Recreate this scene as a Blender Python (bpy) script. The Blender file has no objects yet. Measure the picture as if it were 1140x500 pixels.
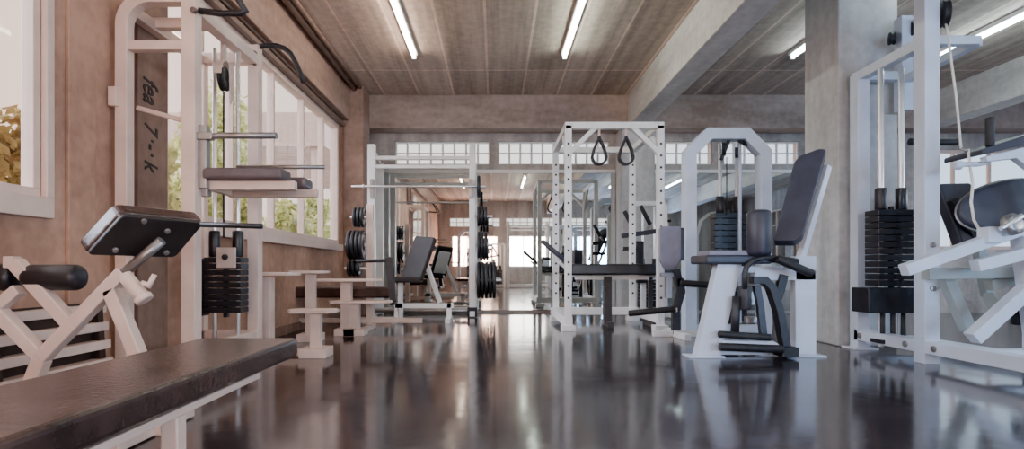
import bpy, bmesh, math, random
from mathutils import Vector, Matrix, Euler
random.seed(7)
scene = bpy.context.scene
COL = scene.collection
PI = math.pi
# ------------------------------------------------------------------ camera model (1140x500 frame)
F, CX, CY, H = 620.0, 551.0, 300.0, 0.65
def at(px, py, y):
    return Vector(((px - CX) * y / F, y, H + (CY - py) * y / F))
def on_plane(px, py, c, n):
    o = Vector((0, 0, H)); d = Vector(((px - CX) / F, 1, (CY - py) / F)); n = Vector(n)
    return o + d * ((Vector(c) - o).dot(n) / d.dot(n))

# ------------------------------------------------------------------ materials
def new_mat(name):
    m = bpy.data.materials.new(name); m.use_nodes = True
    nt = m.node_tree
    return m, nt, nt.nodes['Principled BSDF'], nt.links
def ramp(nt, stops):
    r = nt.nodes.new('ShaderNodeValToRGB')
    e = r.color_ramp.elements
    while len(e) < len(stops): e.new(0.5)
    for k, (p, c) in enumerate(stops):
        e[k].position = p; e[k].color = (*c, 1)
    return r
def simple(name, col, rough=.5, metal=0.0, var=.12, scale=9.0, bump=0.0, spec=.5, coat=0):
    m, nt, b, L = new_mat(name)
    tc = nt.nodes.new('ShaderNodeTexCoord'); n = nt.nodes.new('ShaderNodeTexNoise')
    n.inputs['Scale'].default_value = scale; n.inputs['Detail'].default_value = 5
    L.new(tc.outputs['Object'], n.inputs['Vector'])
    lo = tuple(c * (1 - var) for c in col); hi = tuple(min(1, c * (1 + var)) for c in col)
    r = ramp(nt, [(.3, lo), (.7, hi)])
    L.new(n.outputs['Fac'], r.inputs['Fac']); L.new(r.outputs['Color'], b.inputs['Base Color'])
    b.inputs['Roughness'].default_value = rough; b.inputs['Metallic'].default_value = metal
    b.inputs['Specular IOR Level'].default_value = spec
    b.inputs['Coat Weight'].default_value = coat
    if bump:
        bp = nt.nodes.new('ShaderNodeBump'); bp.inputs['Strength'].default_value = bump; bp.inputs['Distance'].default_value = .004
        n2 = nt.nodes.new('ShaderNodeTexNoise'); n2.inputs['Scale'].default_value = scale * 14; L.new(tc.outputs['Object'], n2.inputs['Vector'])
        L.new(n2.outputs['Fac'], bp.inputs['Height']); L.new(bp.outputs['Normal'], b.inputs['Normal'])
    return m
def concrete(name, dark, light, streak=(2.2, 2.2, .35), rough=.8, board=None):
    m, nt, b, L = new_mat(name)
    g = nt.nodes.new('ShaderNodeNewGeometry')
    mp = nt.nodes.new('ShaderNodeMapping'); mp.inputs['Scale'].default_value = streak
    L.new(g.outputs['Position'], mp.inputs['Vector'])
    n = nt.nodes.new('ShaderNodeTexNoise'); n.inputs['Scale'].default_value = 1.3; n.inputs['Detail'].default_value = 9; n.inputs['Roughness'].default_value = .62
    L.new(mp.outputs['Vector'], n.inputs['Vector'])
    n2 = nt.nodes.new('ShaderNodeTexNoise'); n2.inputs['Scale'].default_value = 14; n2.inputs['Detail'].default_value = 6
    L.new(g.outputs['Position'], n2.inputs['Vector'])
    mx = nt.nodes.new('ShaderNodeMath'); mx.operation = 'MULTIPLY_ADD'
    L.new(n2.outputs['Fac'], mx.inputs[0]); mx.inputs[1].default_value = .35; L.new(n.outputs['Fac'], mx.inputs[2])
    r = ramp(nt, [(.5, dark), (.84, light)])
    L.new(mx.outputs[0], r.inputs['Fac'])
    col = r.outputs['Color']
    if board:      # (board width along x, seam spacing along y)
        br = nt.nodes.new('ShaderNodeTexBrick')
        mp2 = nt.nodes.new('ShaderNodeMapping'); mp2.inputs['Rotation'].default_value = (0, 0, PI / 2); mp2.inputs['Location'].default_value = board[3]
        L.new(g.outputs['Position'], mp2.inputs['Vector']); L.new(mp2.outputs['Vector'], br.inputs['Vector'])
        br.offset = 0.0; br.inputs['Scale'].default_value = 1.0
        br.inputs['Brick Width'].default_value = board[1]; br.inputs['Row Height'].default_value = board[0]
        br.inputs['Mortar Size'].default_value = board[2]; br.inputs['Mortar Smooth'].default_value = .3
        br.inputs['Color1'].default_value = (.84, .83, .82, 1); br.inputs['Color2'].default_value = (1.05, 1.04, 1.03, 1)
        br.inputs['Mortar'].default_value = board[4]
        mm = nt.nodes.new('ShaderNodeMix'); mm.data_type = 'RGBA'; mm.blend_type = 'MULTIPLY'; mm.inputs['Factor'].default_value = 1
        L.new(col, mm.inputs['A']); L.new(br.outputs['Color'], mm.inputs['B']); col = mm.outputs['Result']
    L.new(col, b.inputs['Base Color']); b.inputs['Roughness'].default_value = rough
    bp = nt.nodes.new('ShaderNodeBump'); bp.inputs['Strength'].default_value = .35; bp.inputs['Distance'].default_value = .01
    L.new(n2.outputs['Fac'], bp.inputs['Height']); L.new(bp.outputs['Normal'], b.inputs['Normal'])
    return m

M = {}
M['wall_warm'] = concrete('warm_plaster', (.26, .14, .095), (.52, .315, .225), streak=(1.6, 1.6, 1.0))  # warm light of the left side is part of this wall colour
M['pier'] = concrete('dark_pier_concrete', (.15, .088, .062), (.29, .185, .14))
M['wall_grey'] = concrete('grey_concrete', (.26, .23, .21), (.50, .46, .425))
M['lintel'] = concrete('warm_beam_concrete', (.24, .155, .12), (.44, .305, .245), streak=(2, .4, 2))
M['beam_back'] = concrete('back_beam_concrete', (.24, .18, .15), (.45, .36, .315), streak=(.6, 2, 2))
M['beam'] = concrete('pale_beam_concrete', (.45, .425, .41), (.72, .70, .68), streak=(2, .5, 2))
M['column'] = concrete('pale_column_concrete', (.36, .355, .345), (.6, .6, .59))
M['ceiling'] = concrete('board_marked_ceiling', (.31, .25, .212), (.60, .50, .43), streak=(5, .22, 2),
                        board=(.5, 4.8, .016, (2.3, .1, 0), (1.5, 1.45, 1.4, 1)))
M['white'] = simple('white_painted_steel', (.80, .79, .77), .34, var=.07, scale=5)
M['white_worn'] = simple('cream_painted_steel', (.74, .57, .49), .4, var=.1, scale=6)  # white paint with the left side's warm light mixed into its colour
M['white_blue'] = simple('pale_blue_grey_painted_steel', (.60, .66, .76), .34, var=.07, scale=5)  # same white paint, cool light of the right side put into the colour
M['sage'] = simple('grey_green_painted_steel', (.34, .38, .37), .4, var=.1, scale=6)
M['frame_alu'] = simple('window_aluminium', (.66, .51, .44), .4, var=.06)  # aluminium coloured pinkish to carry the warm light cast
M['frame_dark'] = simple('dark_window_track', (.16, .11, .09), .5)
M['black'] = simple('black_vinyl', (.020, .019, .022), .38, var=.3, scale=12, bump=.15)
M['brownpad'] = simple('worn_brown_black_vinyl', (.060, .036, .031), .24, var=.55, scale=5, bump=.3, spec=.6)
M['navy'] = simple('charcoal_blue_vinyl', (.045, .047, .066), .42, var=.2, scale=10, bump=.15)
M['navy2'] = simple('dark_blue_grey_vinyl', (.030, .031, .046), .42, var=.2, scale=10, bump=.15)
M['grey'] = simple('violet_grey_vinyl', (.20, .19, .25), .45, var=.12, scale=10, bump=.15)
M['plum'] = simple('worn_plum_vinyl', (.10, .075, .082), .45, var=.25, scale=8)
M['iron'] = simple('black_cast_iron', (.022, .021, .024), .42, metal=.0, var=.35, scale=20, bump=.3)
M['stack'] = simple('black_painted_weight', (.017, .017, .021), .33, var=.3, scale=14)
M['rubber'] = simple('black_rubber', (.018, .017, .018), .6, var=.25, scale=20)
M['chrome'] = simple('chromed_rod', (.86, .85, .84), .38, metal=1.0, var=.04)
M['greymetal'] = simple('dull_grey_metal', (.33, .31, .30), .35, metal=.7, var=.12)
M['rope'] = simple('pale_rope', (.72, .68, .60), .7)
M['ink'] = simple('black_lettering', (.022, .015, .013), .6)
M['board'] = simple('black_board_back', (.026, .021, .020), .5, var=.3, scale=10)
M['slot'] = simple('dark_brown_slot', (.035, .02, .015), .7)
M['bark'] = simple('tree_bark', (.16, .11, .08), .9, var=.3)
M['pave'] = concrete('outside_paving', (.42, .36, .32), (.62, .54, .48), streak=(1, 1, 1))
M['render_pink'] = concrete('neighbour_render', (.50, .34, .28), (.62, .45, .38))

def leaf_mat(name, a, bcol):
    m, nt, b, L = new_mat(name)
    g = nt.nodes.new('ShaderNodeNewGeometry'); n = nt.nodes.new('ShaderNodeTexNoise'); n.inputs['Scale'].default_value = 6
    L.new(g.outputs['Position'], n.inputs['Vector']); r = ramp(nt, [(.35, a), (.65, bcol)])
    L.new(n.outputs['Fac'], r.inputs['Fac']); L.new(r.outputs['Color'], b.inputs['Base Color']); b.inputs['Roughness'].default_value = .6
    tr = nt.nodes.new('ShaderNodeBsdfTranslucent'); L.new(r.outputs['Color'], tr.inputs['Color'])
    mx = nt.nodes.new('ShaderNodeMixShader'); mx.inputs[0].default_value = .4
    L.new(b.outputs[0], mx.inputs[1]); L.new(tr.outputs[0], mx.inputs[2]); L.new(mx.outputs[0], nt.nodes['Material Output'].inputs['Surface'])
    return m
M['leaf'] = leaf_mat('yellow_green_leaves', (.34, .36, .09), (.80, .74, .34))
M['leaf2'] = leaf_mat('autumn_leaves', (.34, .18, .06), (.52, .42, .15))

def floor_mat():
    m, nt, b, L = new_mat('polished_dark_floor')
    g = nt.nodes.new('ShaderNodeNewGeometry')
    n = nt.nodes.new('ShaderNodeTexNoise'); n.inputs['Scale'].default_value = 1.1; n.inputs['Detail'].default_value = 8; n.inputs['Roughness'].default_value = .6
    L.new(g.outputs['Position'], n.inputs['Vector'])
    r = ramp(nt, [(.3, (.026, .022, .026)), (.75, (.070, .058, .064))])
    L.new(n.outputs['Fac'], r.inputs['Fac'])
    br = nt.nodes.new('ShaderNodeTexBrick'); L.new(g.outputs['Position'], br.inputs['Vector'])
    br.offset = .0; br.inputs['Scale'].default_value = 1; br.inputs['Brick Width'].default_value = 2.0; br.inputs['Row Height'].default_value = 1.62
    br.inputs['Mortar Size'].default_value = .006; br.inputs['Color1'].default_value = (1, 1, 1, 1); br.inputs['Color2'].default_value = (.86, .86, .86, 1); br.inputs['Mortar'].default_value = (.35, .35, .35, 1)
    mm = nt.nodes.new('ShaderNodeMix'); mm.data_type = 'RGBA'; mm.blend_type = 'MULTIPLY'; mm.inputs['Factor'].default_value = 1
    L.new(r.outputs['Color'], mm.inputs['A']); L.new(br.outputs['Color'], mm.inputs['B']); L.new(mm.outputs['Result'], b.inputs['Base Color'])
    n2 = nt.nodes.new('ShaderNodeTexNoise'); n2.inputs['Scale'].default_value = 3.2; n2.inputs['Detail'].default_value = 10; n2.inputs['Roughness'].default_value = .68
    L.new(g.outputs['Position'], n2.inputs['Vector'])
    mr = nt.nodes.new('ShaderNodeMapRange'); mr.inputs['To Min'].default_value = .05; mr.inputs['To Max'].default_value = .20
    L.new(n2.outputs['Fac'], mr.inputs['Value']); L.new(mr.outputs[0], b.inputs['Roughness'])
    b.inputs['Specular IOR Level'].default_value = .8; b.inputs['IOR'].default_value = 1.6
    n3 = nt.nodes.new('ShaderNodeTexNoise'); n3.inputs['Scale'].default_value = 5; n3.inputs['Detail'].default_value = 4
    L.new(g.outputs['Position'], n3.inputs['Vector'])
    bp = nt.nodes.new('ShaderNodeBump'); bp.inputs['Strength'].default_value = .12; bp.inputs['Distance'].default_value = .01
    L.new(n3.outputs['Fac'], bp.inputs['Height']); L.new(bp.outputs['Normal'], b.inputs['Normal'])
    return m
M['floor'] = floor_mat()
def glass_mat():
    m, nt, b, L = new_mat('window_glass'); nt.nodes.remove(b)
    t = nt.nodes.new('ShaderNodeBsdfTransparent'); t.inputs['Color'].default_value = (.96, .95, .94, 1)
    gl = nt.nodes.new('ShaderNodeBsdfGlossy'); gl.inputs['Roughness'].default_value = .02
    fr = nt.nodes.new('ShaderNodeFresnel'); fr.inputs['IOR'].default_value = 1.3
    mx = nt.nodes.new('ShaderNodeMixShader'); L.new(fr.outputs[0], mx.inputs[0]); L.new(t.outputs[0], mx.inputs[1]); L.new(gl.outputs[0], mx.inputs[2])
    L.new(mx.outputs[0], nt.nodes['Material Output'].inputs['Surface'])
    return m
M['glass'] = glass_mat()
def frosted_mat():
    m, nt, b, L = new_mat('frosted_glass'); nt.nodes.remove(b)
    t = nt.nodes.new('ShaderNodeBsdfTransparent'); t.inputs['Color'].default_value = (.99, .99, .99, 1)
    tl = nt.nodes.new('ShaderNodeBsdfTranslucent'); tl.inputs['Color'].default_value = (.9, .9, .9, 1)
    mx = nt.nodes.new('ShaderNodeMixShader'); mx.inputs[0].default_value = .12; L.new(t.outputs[0], mx.inputs[1]); L.new(tl.outputs[0], mx.inputs[2])
    L.new(mx.outputs[0], nt.nodes['Material Output'].inputs['Surface'])
    return m
M['frosted'] = frosted_mat()
def mirror_mat():
    m, nt, b, L = new_mat('mirror_silver')
    b.inputs['Base Color'].default_value = (.80, .82, .79, 1); b.inputs['Metallic'].default_value = 1; b.inputs['Roughness'].default_value = .015
    return m
M['mirror'] = mirror_mat()
def emit(name, col, s):
    m, nt, b, L = new_mat(name)
    b.inputs['Emission Color'].default_value = (*col, 1); b.inputs['Emission Strength'].default_value = s
    b.inputs['Base Color'].default_value = (.9, .9, .9, 1)
    return m
M['tube'] = emit('fluorescent_glow', (.90, 1.0, .88), 45)
M['tube_warm'] = emit('warm_fluorescent_glow', (1.0, .80, .66), 45)
M['tube_cool'] = emit('cool_fluorescent_glow', (.76, .95, 1.0), 45)

# ------------------------------------------------------------------ mesh builder
class MB:
    def __init__(self):
        self.bm = bmesh.new()
    def poly(self, pts, faces, smooth=False):
        vs = [self.bm.verts.new(Vector(p)) for p in pts]
        for f in faces:
            try:
                fc = self.bm.faces.new([vs[i] for i in f]); fc.smooth = smooth
            except ValueError: pass
        return self
    def box(self, c, s, rot=None):
        c = Vector(c); R = rot if rot is not None else Matrix.Identity(3)
        pts = [c + R @ Vector((x * s[0] / 2, y * s[1] / 2, z * s[2] / 2)) for x in (-1, 1) for y in (-1, 1) for z in (-1, 1)]
        return self.poly(pts, [(0, 1, 3, 2), (4, 6, 7, 5), (0, 4, 5, 1), (2, 3, 7, 6), (0, 2, 6, 4), (1, 5, 7, 3)])
    def span(self, a, b):
        a, b = Vector(a), Vector(b)
        return self.box((a + b) / 2, (abs(b.x - a.x), abs(b.y - a.y), abs(b.z - a.z)))
    def bar(self, p, q, w=.06, h=None, up=(0, 0, 1)):
        p, q = Vector(p), Vector(q); h = h or w
        d = (q - p); L = d.length; d.normalize(); up = Vector(up)
        if abs(d.dot(up)) > .98: up = Vector((0, 1, 0))
        s = d.cross(up).normalized(); u = s.cross(d)
        return self.box((p + q) / 2, (w, L, h), Matrix((s, d, u)).transposed())
    def sweep(self, path, w=.06, h=None, side=(0, 1, 0), n=4, r=None, closed=False):
        """rectangular (or round when r is given) section swept along a planar path; side = plane normal"""
        P = [Vector(p) for p in path]; h = h or w; side = Vector(side).normalized(); rings = []
        N = len(P)
        for i, p in enumerate(P):
            if closed: t = (P[(i + 1) % N] - p).normalized() + (p - P[i - 1]).normalized()
            elif i == 0: t = P[1] - p
            elif i == N - 1: t = p - P[-2]
            else: t = (P[i + 1] - p).normalized() + (p - P[i - 1]).normalized()
            t.normalize()
            sd = side - t * side.dot(t)
            if sd.length < 1e-4: sd = t.orthogonal()
            sd.normalize(); u = sd.cross(t)
            k = 1.0
            if 0 < i < N - 1 or closed:
                a = (p - P[i - 1]).normalized(); k = 1 / max(.5, a.dot(t))
            if r: ring = [p + sd * (r * math.cos(2 * PI * j / n)) + u * (r * k * math.sin(2 * PI * j / n)) for j in range(n)]
            else: ring = [p + sd * (a_ * w / 2) + u * (b_ * h * k / 2) for a_, b_ in ((-1, -1), (1, -1), (1, 1), (-1, 1))]
            rings.append([self.bm.verts.new(v) for v in ring])
        m = len(rings[0])
        for i in range(N if closed else N - 1):
            A, B = rings[i], rings[(i + 1) % N]
            for j in range(m):
                f = self.bm.faces.new((A[j], A[(j + 1) % m], B[(j + 1) % m], B[j])); f.smooth = bool(r)
        if not closed:
            self.bm.faces.new(rings[0][::-1]); self.bm.faces.new(rings[-1])
        return self
    def tube(self, path, r=.015, n=12, side=None):
        P = [Vector(p) for p in path]
        if side is None:
            d = (P[-1] - P[0]).normalized(); side = d.orthogonal()
            if len(P) > 2:
                nn = (P[1] - P[0]).cross(P[-1] - P[1])
                if nn.length > 1e-5: side = nn
        return self.sweep(P, side=side, n=n, r=r)
    def lathe(self, prof, c, axis=(0, 0, 1), n=32):
        """prof: list of (radius, height along axis)"""
        c = Vector(c); ax = Vector(axis).normalized(); a = ax.orthogonal().normalized(); b = ax.cross(a)
        rings = []
        for (r, z) in prof:
            if r < 1e-5: rings.append([self.bm.verts.new(c + ax * z)])
            else: rings.append([self.bm.verts.new(c + ax * z + (a * math.cos(2 * PI * k / n) + b * math.sin(2 * PI * k / n)) * r) for k in range(n)])
        for A, B in zip(rings, rings[1:]):
            for k in range(n):
                if len(A) == 1 and len(B) == 1: continue
                if len(A) == 1: f = (A[0], B[k], B[(k + 1) % n])
                elif len(B) == 1: f = (A[k], B[0], A[(k + 1) % n])
                else: f = (A[k], B[k], B[(k + 1) % n], A[(k + 1) % n])
                self.bm.faces.new(f).smooth = True
        return self
    def cyl(self, p, q, r, n=24, cap=.12):
        p, q = Vector(p), Vector(q); L = (q - p).length; e = min(r * cap * 2, L * .2)
        return self.lathe([(0, 0), (r - e, 0), (r - e * .3, e * .3), (r, e), (r, L - e), (r - e * .3, L - e * .3), (r - e, L), (0, L)], p, q - p, n)
    def prism(self, pts, off):
        off = Vector(off); n = len(pts); P = [Vector(p) for p in pts]
        return self.poly(P + [p + off for p in P], [tuple(range(n))[::-1], tuple(range(n, 2 * n))] + [(i, (i + 1) % n, n + (i + 1) % n, n + i) for i in range(n)])
    def build(self, name, mat, root=None, parent=None, bevel=.004, seg=2, smooth=False, angle=35):
        base = Vector(root.location) if root is not None else Vector((0, 0, 0))
        bmesh.ops.recalc_face_normals(self.bm, faces=self.bm.faces)
        if base.length: bmesh.ops.translate(self.bm, verts=self.bm.verts, vec=-base)
        me = bpy.data.meshes.new(name); self.bm.to_mesh(me); self.bm.free()
        me.materials.append(mat)
        o = bpy.data.objects.new(name, me); COL.objects.link(o)
        if parent is not None: o.parent = parent
        elif root is not None: o.parent = root
        if bevel:
            md = o.modifiers.new('bevel', 'BEVEL'); md.width = bevel; md.segments = seg; md.limit_method = 'ANGLE'; md.angle_limit = math.radians(angle)
            md.harden_normals = False
        if smooth:
            for p in me.polygons: p.use_smooth = True
        return o
def thing(name, loc, label, cat, group=None):
    o = bpy.data.objects.new(name, None); o.empty_display_size = .1; COL.objects.link(o); o.location = Vector(loc)
    o['label'] = label; o['category'] = cat
    if group: o['group'] = group
    return o
def tag(o, label, cat, group=None):
    o['label'] = label; o['category'] = cat
    if group: o['group'] = group
    return o
def solo(mb, name, mat, loc, label, cat, group=None, **k):
    """a thing that is one mesh, with its origin at loc"""
    class R: pass
    r = R(); r.location = Vector(loc)
    bm = mb; base = r
    o = None
    e = bpy.data.objects.new('tmp', None); e.location = r.location
    o = mb.build(name, mat, e, None, **k); o.parent = None; o.location = r.location
    bpy.data.objects.remove(e)
    return tag(o, label, cat, group)
def struct(o): o['kind'] = 'structure'; return o
def copy_tree(o, parent=None):
    c = o.copy(); COL.objects.link(c)
    if parent is not None: c.parent = parent
    for ch in list(o.children): copy_tree(ch, c)
    return c
def arc(c, r, a0, a1, u, v, n=8):
    c, u, v = Vector(c), Vector(u), Vector(v)
    return [c + u * (r * math.cos(a0 + (a1 - a0) * k / n)) + v * (r * math.sin(a0 + (a1 - a0) * k / n)) for k in range(n + 1)]
def part(mb, name, mat, root, parent=None, label=None, **k):
    o = mb.build(name, mat, root, parent, **k)
    if label: o['label'] = label
    return o
def rotz(a): return Matrix.Rotation(a, 3, 'Z')

# ------------------------------------------------------------------ room shell
XL, XR, YB, YF, ZC = -2.1, 9.1, 8.4, -4.0, 3.19
b = MB(); b.span((XL - .2, YF - .2, -.1), (XR + .2, YB + .2, 0)); struct(b.build('floor', M['floor'], bevel=0))
b = MB(); b.span((XL - .2, YF - .2, ZC), (XR + .2, YB + .2, ZC + .15)); struct(b.build('ceiling', M['ceiling'], bevel=0))
def wall(name, axis, pos, thick, lo, hi, z0, z1, holes, mat):
    """wall with rectangular holes (a0, a1, z0, z1); axis = direction along which it runs"""
    b = MB(); cuts = sorted(set([lo, hi] + [h[0] for h in holes] + [h[1] for h in holes]))
    for a, c in zip(cuts, cuts[1:]):
        hs = sorted([(h[2], h[3]) for h in holes if h[0] <= a + 1e-6 and h[1] >= c - 1e-6])
        z = z0
        for (u, v) in hs + [(z1, z1)]:
            if u > z + 1e-6:
                if axis == 'y': b.span((pos, a, z), (pos + thick, c, u))
                else: b.span((a, pos, z), (c, pos + thick, u))
            z = v
    bmesh.ops.remove_doubles(b.bm, verts=b.bm.verts, dist=1e-5)
    return struct(b.build(name, mat, bevel=0))
SILL, HEAD = .983, 2.593
W1 = (.3, 2.575, SILL, HEAD); W2 = (3.526, 7.48, SILL, HEAD)
wall('wall_left', 'y', XL - .07, .07, YF, YB, 0, ZC, [W1, W2], M['wall_warm'])
CL = [(-1.505, -.08, 2.234, 2.584), (.05, 1.73, 2.234, 2.584), (2.41, 3.28, 2.234, 2.584), (3.46, 4.6, 2.234, 2.584)]
WBR = (6.4, 8.75, .95, 2.46)
wall('wall_back', 'x', YB, .2, XL, XR, 0, ZC, CL + [WBR], M['wall_grey'])
CF = [(a, c, 2.234, 2.584) for a, c in ((-1.7, .2), (.4, 2.3), (2.5, 4.4), (4.6, 6.5))] + [(a, c, .75, 1.9) for a, c in ((-1.6, .1), (.5, 2.2), (2.6, 4.3), (4.7, 6.4))]
wall('wall_front', 'x', YF - .2, .2, XL, XR, 0, ZC, CF, M['wall_grey'])
WR = [(-3.5, -.7, .9, 2.6), (-.2, 2.6, .9, 2.6), (3.0, 5.6, .9, 2.6), (6.0, 8.1, .9, 2.6)]
wall('wall_right', 'y', XR, .2, YF, YB, 0, ZC, WR, M['wall_grey'])

wn = [0]
def window(axis, pos, hole, mull, hz=(), fw=.06, depth=.08, mat=None, glass=None, sash=False, inward=1):
    wn[0] += 1; a0, a1, z0, z1 = hole
    mat = mat or M['frame_alu']
    P = (lambda a, d, z: Vector((pos + d * inward, a, z))) if axis == 'y' else (lambda a, d, z: Vector((a, pos + d * inward, z)))
    root = bpy.data.objects.new('window_%d' % wn[0], None); COL.objects.link(root); root.location = P((a0 + a1) / 2, 0, z0); struct(root)
    b = MB()
    for (u0, u1, w0, w1) in ((a0, a1, z0, z0 + fw), (a0, a1, z1 - fw, z1), (a0, a0 + fw, z0 + fw, z1 - fw), (a1 - fw, a1, z0 + fw, z1 - fw)):
        b.span(P(u0, -depth / 2, w0), P(u1, depth / 2, w1))
    b.build('window_frame', mat, root)
    for m in mull:
        b = MB(); b.span(P(m - .016, -depth * .35, z0 + fw), P(m + .016, depth * .35, z1 - fw)); b.build('mullion', mat, root, bevel=.003)
    for m in hz:
        b = MB(); b.span(P(a0 + fw, -depth * .25, m - .012), P(a1 - fw, depth * .25, m + .012)); b.build('glazing_bar', mat, root, bevel=.002)
    b = MB(); b.poly([P(a0 + fw, 0, z0 + fw), P(a1 - fw, 0, z0 + fw), P(a1 - fw, 0, z1 - fw), P(a0 + fw, 0, z1 - fw)], [(0, 1, 2, 3)])
    b.build('pane', glass or M['glass'], root, bevel=0)
    return root
w = window('y', XL - .03, W1, [1.4], fw=.04, depth=.06)
b = MB(); b.span((XL, W1[0] - .05, SILL - .095), (XL + .03, W1[1] + .045, SILL + .0)); b.span((XL, W1[1], SILL), (XL + .03, W1[1] + .045, HEAD)); b.build('casing', M['frame_alu'], w)
w = window('y', XL - .05, W2, [4.04, 4.51, 5.34, 6.17, 6.87], fw=.055, depth=.10)
b = MB(); b.span((XL, W2[0], SILL - .085), (XL + .05, W2[1] + .06, SILL)); b.build('sill', M['frame_alu'], w)
b = MB(); b.span((XL, W2[0], HEAD), (XL + .06, W2[1] + .1, HEAD + .045)); b.span((XL, W2[0], HEAD + .09), (XL + .04, W2[1] + .1, HEAD + .12)); b.build('head_track', M['frame_dark'], w)
for h in CL:
    n = int(round((h[1] - h[0]) / .175)); window('x', YB + .06, h, [h[0] + (h[1] - h[0]) * k / n for k in range(1, n)], [2.41], fw=.02, depth=.03, mat=M['white'], glass=M['frosted'])
window('x', YB + .06, WBR, [6.95, 7.5, 8.1], fw=.05)
for h in CF:
    n = max(2, int(round((h[1] - h[0]) / (.26 if h[2] > 2 else .6)))); window('x', YF - .1, h, [h[0] + (h[1] - h[0]) * k / n for k in range(1, n)], [(h[2] + h[3]) / 2], fw=.03, depth=.05, mat=M['frame_alu'], glass=M['frosted'])
for h in WR: window('y', XR + .1, h, [h[0] + (h[1] - h[0]) * k / 4 for k in range(1, 4)], [2.1], fw=.05)

# beams, columns, trims
b = MB(); b.span((XL, 8.09, 2.70), (XR, YB, ZC)); struct(b.build('trim_1', M['beam_back'], bevel=.01))              # beam along the back wall
b = MB(); b.span((1.925, YF, 2.724), (2.21, 8.09, ZC)); struct(b.build('trim_2', M['beam'], bevel=.01))              # main beam
b = MB(); b.span((6.26, YF, 2.724), (6.56, 8.09, ZC)); struct(b.build('trim_3', M['beam'], bevel=.01))
b = MB(); b.span((2.9, 4.7, 0), (3.4, 5.22, ZC)); struct(b.build('column', M['column'], bevel=.012))
b = MB(); b.span((1.82, 7.98, 0), (2.29, YB, 2.70)); struct(b.build('column', M['column'], bevel=.012))
b = MB(); b.span((XL, 7.7, 0), (-1.82, 8.09, ZC)); struct(b.build('column', M['lintel'], bevel=.012))
b = MB(); b.span((XL, YF, HEAD + .115), (XL + .09, 7.7, ZC - .0)); struct(b.build('trim_4', M['lintel'], bevel=.006))
b = MB(); b.tube([(XL + .16, YF, ZC - .04), (XL + .16, 7.7, ZC - .04)], .035, 10); struct(b.build('trim_5', M['frame_dark'], bevel=0))   # conduit along the ceiling
b = MB(); b.tube([(XL + .24, YF, ZC - .03), (XL + .24, 7.7, ZC - .03)], .02, 8); struct(b.build('trim_6', M['lintel'], bevel=0))
# dark pier with lettering
b = MB(); b.span((XL, 3.23, 0), (XL + .03, 3.526, HEAD + .115)); pier = struct(b.build('trim_7', M['pier'], bevel=.004))
b = MB(); b.span((XL, 2.72, 0), (XL + .02, 2.905, HEAD + .115)); struct(b.build('trim_8', M['wall_warm'], bevel=.004))
b = MB(); b.span((XL, YF, 0), (XL + .02, 7.7, .09)); struct(b.build('baseboard_left', M['pier'], bevel=.004))
def lettering(name, txt, size, centre, parent, shear=0.25):
    cu = bpy.data.curves.new(name, 'FONT'); cu.body = txt; cu.size = size; cu.shear = shear; cu.extrude = .002; cu.align_x = 'LEFT'; cu.offset = .0012
    t = bpy.data.objects.new(name, cu); COL.objects.link(t)
    dg = bpy.context.evaluated_depsgraph_get(); me = bpy.data.meshes.new_from_object(t.evaluated_get(dg)); bpy.data.objects.remove(t)
    # text x axis runs down the pier, text y axis (up) runs away along the wall
    R = Matrix(((0, 0, 1), (0, 1, 0), (-1, 0, 0))) @ Matrix.Identity(3)
    for v in me.vertices:
        v.co = Vector((centre[0] + v.co.z, centre[1] + v.co.y * 1.5, centre[2] - v.co.x))
    me.materials.clear(); me.materials.append(M['ink'])
    o = bpy.data.objects.new(name, me); COL.objects.link(o); o.parent = parent
    return o
for txt, size, y, py in (('fea', .135, 3.28, 89), ('7', .12, 3.29, 138), ('·', .12, 3.30, 153), ('-', .12, 3.30, 160), ('·', .12, 3.30, 169), ('k', .12, 3.29, 180)):
    lettering('lettering', txt, size, (XL + .032, y, at(0, py, 3.37).z), pier)

# mirror on the back wall
mr = thing('wall_mirror', (1.4, YB - .02, .04), 'wide wall mirror covering the far wall below the high windows, reflecting the gym', 'mirror')
b = MB(); b.poly([(-1.7, YB - .02, .04), (1.81, YB - .02, .04), (1.81, YB - .02, 2.11), (-1.7, YB - .02, 2.11)], [(0, 1, 2, 3)])
b.poly([(2.30, YB - .02, .04), (4.64, YB - .02, .04), (4.64, YB - .02, 2.11), (2.30, YB - .02, 2.11)], [(0, 1, 2, 3)]); b.build('mirror_glass', M['mirror'], mr, bevel=0)
b = MB(); b.span((-1.73, YB - .035, 2.10), (1.81, YB, 2.15)); b.span((2.30, YB - .035, 2.10), (4.66, YB, 2.15)); b.span((-1.73, YB - .03, .02), (-1.69, YB, 2.11)); b.span((4.63, YB - .03, .02), (4.66, YB, 2.11)); b.build('mirror_frame', M['white'], mr)

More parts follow.
